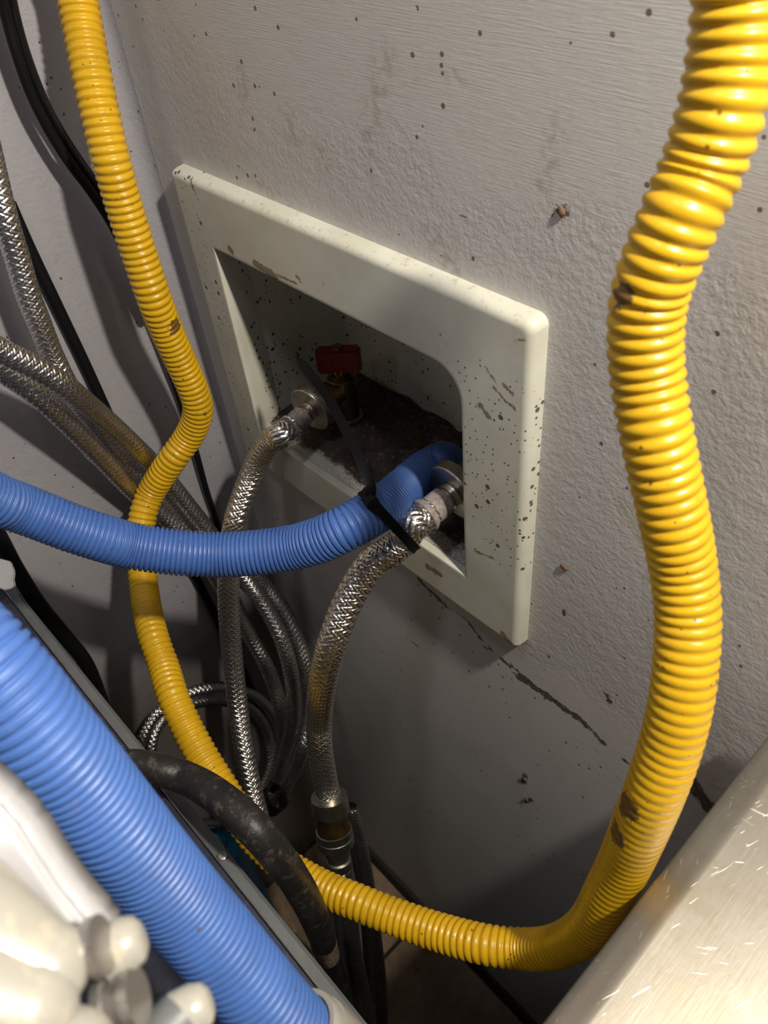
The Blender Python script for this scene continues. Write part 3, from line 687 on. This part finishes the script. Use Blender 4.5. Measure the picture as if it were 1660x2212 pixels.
# ---------------------------------------------------------------- the machine at the lower left
def machine():
    Zt = .645; edge = onp(304, 1605, 2, Zt); ye = edge.y
    root = empty('washing_machine', (.2, ye - .1, .35), 'grey steel machine, open on top, standing under the big blue hose', 'appliance')
    xl, xr = XL + .001, .372
    def prism(name, pr, mat, x0=xl, x1=xr):
        bm = bmesh.new(); a = [bm.verts.new((x0, y, z)) for y, z in pr]; b = [bm.verts.new((x1, y, z)) for y, z in pr]; n = len(pr)
        for i in range(n): bm.faces.new((a[i], a[(i + 1) % n], b[(i + 1) % n], b[i]))
        bm.faces.new(a); bm.faces.new(b); return from_bm(name, bm, mat, root)
    prism('back_panel', [(ye, Zt - .002), (ye - .0015, Zt), (ye - .0056, Zt), (ye - .0056, Zt - .002), (ye - .0018, Zt - .003), (ye - .0018, .003), (ye, .003)], M['machine'])
    prism('inner_rail', [(ye - .0062, Zt + .0015), (ye - .0068, Zt + .0025), (ye - .0205, Zt + .0025), (ye - .0215, Zt + .0015), (ye - .0215, Zt - .02), (ye - .020, Zt - .02), (ye - .020, Zt - .001), (ye - .0062, Zt - .001)], M['navy'])
    prism('rail_lip', [(ye - .0059, Zt - .001), (ye - .0056, Zt + .0032), (ye - .0061, Zt + .0034), (ye - .0066, Zt - .001)], M['aluminium'])
    prism('inner_wall', [(ye - .020, Zt - .02), (ye - .020, .01), (ye - .0185, .01), (ye - .0185, Zt - .02)], M['dark'])
    prism('inner_base', [(ye - .021, .50), (ye - .5, .50), (ye - .5, .49), (ye - .021, .49)], M['navy'])
    lathe('rail_screw', onp(480, 1850, 2, Zt + .0002) + Vector((0, 0, 0)), (0, 0, 1), [(0, .0022), (.0008, .0022), (.0013, .0012)], M['aluminium'], root, 20)
    c = at(12, 1243, .37)
    # bent white bracket at the left end of the rail
    bm = bmesh.new(); pr = [(0, 0), (.010, 0), (.0125, -.003), (.0155, -.001), (.0165, -.0045), (.012, -.0075), (0, -.006)]
    ux = (at(60, 1280, .37) - at(0, 1230, .37)).normalized(); uy = -ux.cross(RM.col[2]).normalized(); un = -RM.col[2]
    o_ = at(-34, 1200, .362)
    uxx, uyy = (RM @ Vector((1, .35, 0))).normalized(), (RM @ Vector((.35, -1, 0))).normalized()
    pr = [(0, 0), (.0115, .001), (.0150, -.003), (.0160, -.0075), (.0172, -.0080), (.0168, -.0100), (.0140, -.0120), (.0105, -.0118), (0, -.0165)]
    a = [bm.verts.new(o_ + uxx * x + uyy * y) for x, y in pr]; b = [bm.verts.new(o_ + uxx * x + uyy * y - un * .003) for x, y in pr]; n = len(pr)
    for i in range(n): bm.faces.new((a[i], a[(i + 1) % n], b[(i + 1) % n], b[i]))
    bm.faces.new(a); bm.faces.new(b)
    bmesh.ops.recalc_face_normals(bm, faces=bm.faces); bmesh.ops.bevel(bm, geom=bm.edges[:], offset=.0005, segments=2, affect='EDGES')
    from_bm('bracket', bm, M['whitem'], root)
    # drain port that takes the end of the blue hose
    e_ = bP[-1]; k = min(range(len(bP)), key=lambda i: (bP[i] - at(640, 2240, BD * F / 172)).length)
    d = (bP[min(k + 25, len(bP) - 1)] - bP[k - 25]).normalized(); o2 = bP[k]
    lathe('drain_port', o2, d, [(0, .0112), (-.0012, .0118), (-.0012, .0132), (0, .0138), (.004, .0138), (.004, .0145), (.012, .0150), (.030, .0155), (.030, .0112)], M['whitep'], root, 48)
    # grey tab inside
    box('tab', at(183, 1896, .30), (.010, .0015, .006), M['machine'], root, Matrix.Rotation(.3, 3, 'Y'), .0004)
    box('inner_bracket', at(420, 2110, .33), (.10, .004, .06), M['navy'], root, Matrix.Rotation(.5, 3, 'Y'), .0008)
    return ye
ye = machine()
# ---------------------------------------------------------------- white plastic inlet valve in the near left corner
def inlet_valve():
    z = .105; cx = RM.col[0]; cy = RM.col[1]; cz = RM.col[2]
    root = empty('inlet_valve', at(60, 2050, z), 'white plastic inlet valve with metal collars and white caps beside the blue hose', 'valve')
    def blob(name, loop, z0, th, mat, bev=.002):
        bm = bmesh.new(); a = [bm.verts.new(at(x, y, z0)) for x, y in loop]; b = [bm.verts.new(at(x, y, z0) + cz * th) for x, y in loop]; n = len(loop)
        for i in range(n): bm.faces.new((a[i], a[(i + 1) % n], b[(i + 1) % n], b[i]))
        bm.faces.new(a); bm.faces.new(b); bmesh.ops.recalc_face_normals(bm, faces=bm.faces)
        bmesh.ops.bevel(bm, geom=[e for e in bm.edges], offset=bev, segments=4, affect='EDGES')
        return from_bm(name, bm, mat, root, True)
    blob('mounting_plate', [(-200, 1560), (0, 1738), (45, 1790), (100, 1880), (150, 1950), (205, 2010), (228, 2050), (200, 2110), (100, 2100), (-200, 2000)], z + .012, .010, M['whitem'], .0012)
    # two solenoid housings: bulging bodies
    def capsule_body(name, p0, p1, r0_, r1_, mat, seg=14):
        d = (p1 - p0); L = d.length; pr = []
        for k in range(seg + 1):
            a = math.pi / 2 * k / seg; pr.append((r0_ * (1 - math.cos(a)) * 1 - 0, r0_ * math.sin(a) + 1e-5))
        pr.append((L - r1_ * .9, r1_))
        for k in range(1, seg + 1):
            a = math.pi / 2 * k / seg; pr.append((L - r1_ * .9 + r1_ * .9 * math.sin(a), r1_ * math.cos(a) + 1e-5))
        return lathe(name, p0, d, pr, mat, root, 40)
    capsule_body('housing', at(-260, 1980, z + .002), at(185, 2125, z + .004), .011, .0062, M['whitep'])
    capsule_body('housing', at(-200, 2150, z - .002), at(165, 2205, z), .010, .0072, M['whitep'])
    capsule_body('housing', at(-150, 2330, z - .002), at(255, 2290, z), .010, .0068, M['whitep'])
    for (x0, y0, x1, y1, zz) in ((150, 2068, 222, 2040, z + .007), (222, 2180, 300, 2150, z + .009)):
        p = at(x0, y0, zz); d = (at(x1, y1, zz) - p).normalized(); L = (at(x1, y1, zz) - p).length
        lathe('collar', p, d, [(0, .0035), (.0002, .0043), (L * .25, .0043), (L * .3, .0036), (L * .65, .0036), (L * .7, .0041), (L, .0041), (L, .003)], M['aluminium'], root, 36)
    for (x0, y0, x1, y1, zz, r) in ((225, 2062, 312, 2020, z + .012, .0040), (375, 2200, 458, 2160, z + .016, .0036)):
        p = at(x0, y0, zz); q = at(x1, y1, zz + .001); L = (q - p).length
        lathe('cap', p, q - p, [(0, r * .85), (.0003, r), (L * .55, r), (L * .85, r * .82), (L * .97, r * .55), (L, r * .3)], M['whitep'], root, 36)
    lathe('port', at(330, 2260, z + .012), at(395, 2190, z + .016) - at(330, 2260, z + .012), [(0, .004), (.005, .004), (.0052, .003), (.008, .003)], M['machine'], root, 30)
inlet_valve()
# ---------------------------------------------------------------- stainless unit at the right
def steel_unit():
    X, Zt = .3765, .7165; y1, y0 = -.006, -.75
    root = empty('steel_cabinet', (.6, -.35, .35), 'scratched stainless steel cabinet beside the lowest bend of the yellow hose', 'cabinet')
    pr = [(X, .02), (X, Zt - .004), (X + .0003, Zt - .001), (X + .0012, Zt + .0004), (X + .004, Zt + .002), (X + .0078, Zt + .0040), (X + .0094, Zt + .0048), (X + .011, Zt + .0050), (X + .30, Zt + .0050), (X + .30, Zt - .003), (X + .004, Zt - .003), (X + .0015, Zt - .006), (X + .0015, .02)]
    def ext(name, pr, mat, y0=y0, y1=y1):
        bm = bmesh.new(); a = [bm.verts.new((x, y0, z)) for x, z in pr]; b = [bm.verts.new((x, y1, z)) for x, z in pr]; n = len(pr)
        for i in range(n): bm.faces.new((a[i], a[(i + 1) % n], b[(i + 1) % n], b[i]))
        bm.faces.new(a); bm.faces.new(b); return weighted(from_bm(name, bm, mat, root, True), 60)
    ext('top', [p for p in pr[1:12]], M['steel'])
    ext('side_panel', [(X + .0016, .02), (X + .0016, Zt - .005), (X + .0030, Zt - .005), (X + .0030, .02)], M['steel'])
steel_unit()
# ---------------------------------------------------------------- small things
bt = empty('plastic_bottle', at(478, 1880, .80), 'small cyan blue plastic bottle on the floor behind the machine edge', 'bottle')
pb = at(478, 1835, .80)
lathe('bottle_body', Vector((pb.x, pb.y, 0.0)), (0, 0, 1), [(0, .018), (.004, .0215), (pb.z - .01, .0215), (pb.z + .004, .019), (pb.z + .012, .010)], M['cyan'], bt, 32)
lathe('bottle_cap', Vector((pb.x, pb.y, pb.z + .012)), (0, 0, 1), [(0, .009), (.006, .009), (.007, .007)], M['cyan'], bt, 24)

def crumb(px, py, sz, lab, mat='crumb'):
    c = onp(px, py, 1, -sz * .35); bm = bmesh.new(); bmesh.ops.create_icosphere(bm, subdivisions=2, radius=1)
    for v in bm.verts:
        k = 1 + .5 * noise.noise(v.co * 1.7 + Vector((px, py, 0))); v.co = Vector((v.co.x * sz * .8 * k, v.co.y * sz * .45 * k, v.co.z * sz * 1.1 * k))
    bmesh.ops.transform(bm, matrix=Matrix.Translation(c) @ Matrix.Rotation(px * .37, 4, 'Y'), verts=bm.verts)
    tag(from_bm('crumb', bm, M[mat], None, True), lab, 'crumb', 'crumbs stuck to the wall')
crumb(1213, 457, .0016, 'brown crumb on the wall above and right of the outlet box')
crumb(1219, 1226, .0018, 'tan crumb on the wall just right of the outlet box')
crumb(1134, 1683, .0018, 'upper of two brown crumbs low on the wall')
crumb(1138, 1728, .0018, 'lower of two brown crumbs low on the wall')
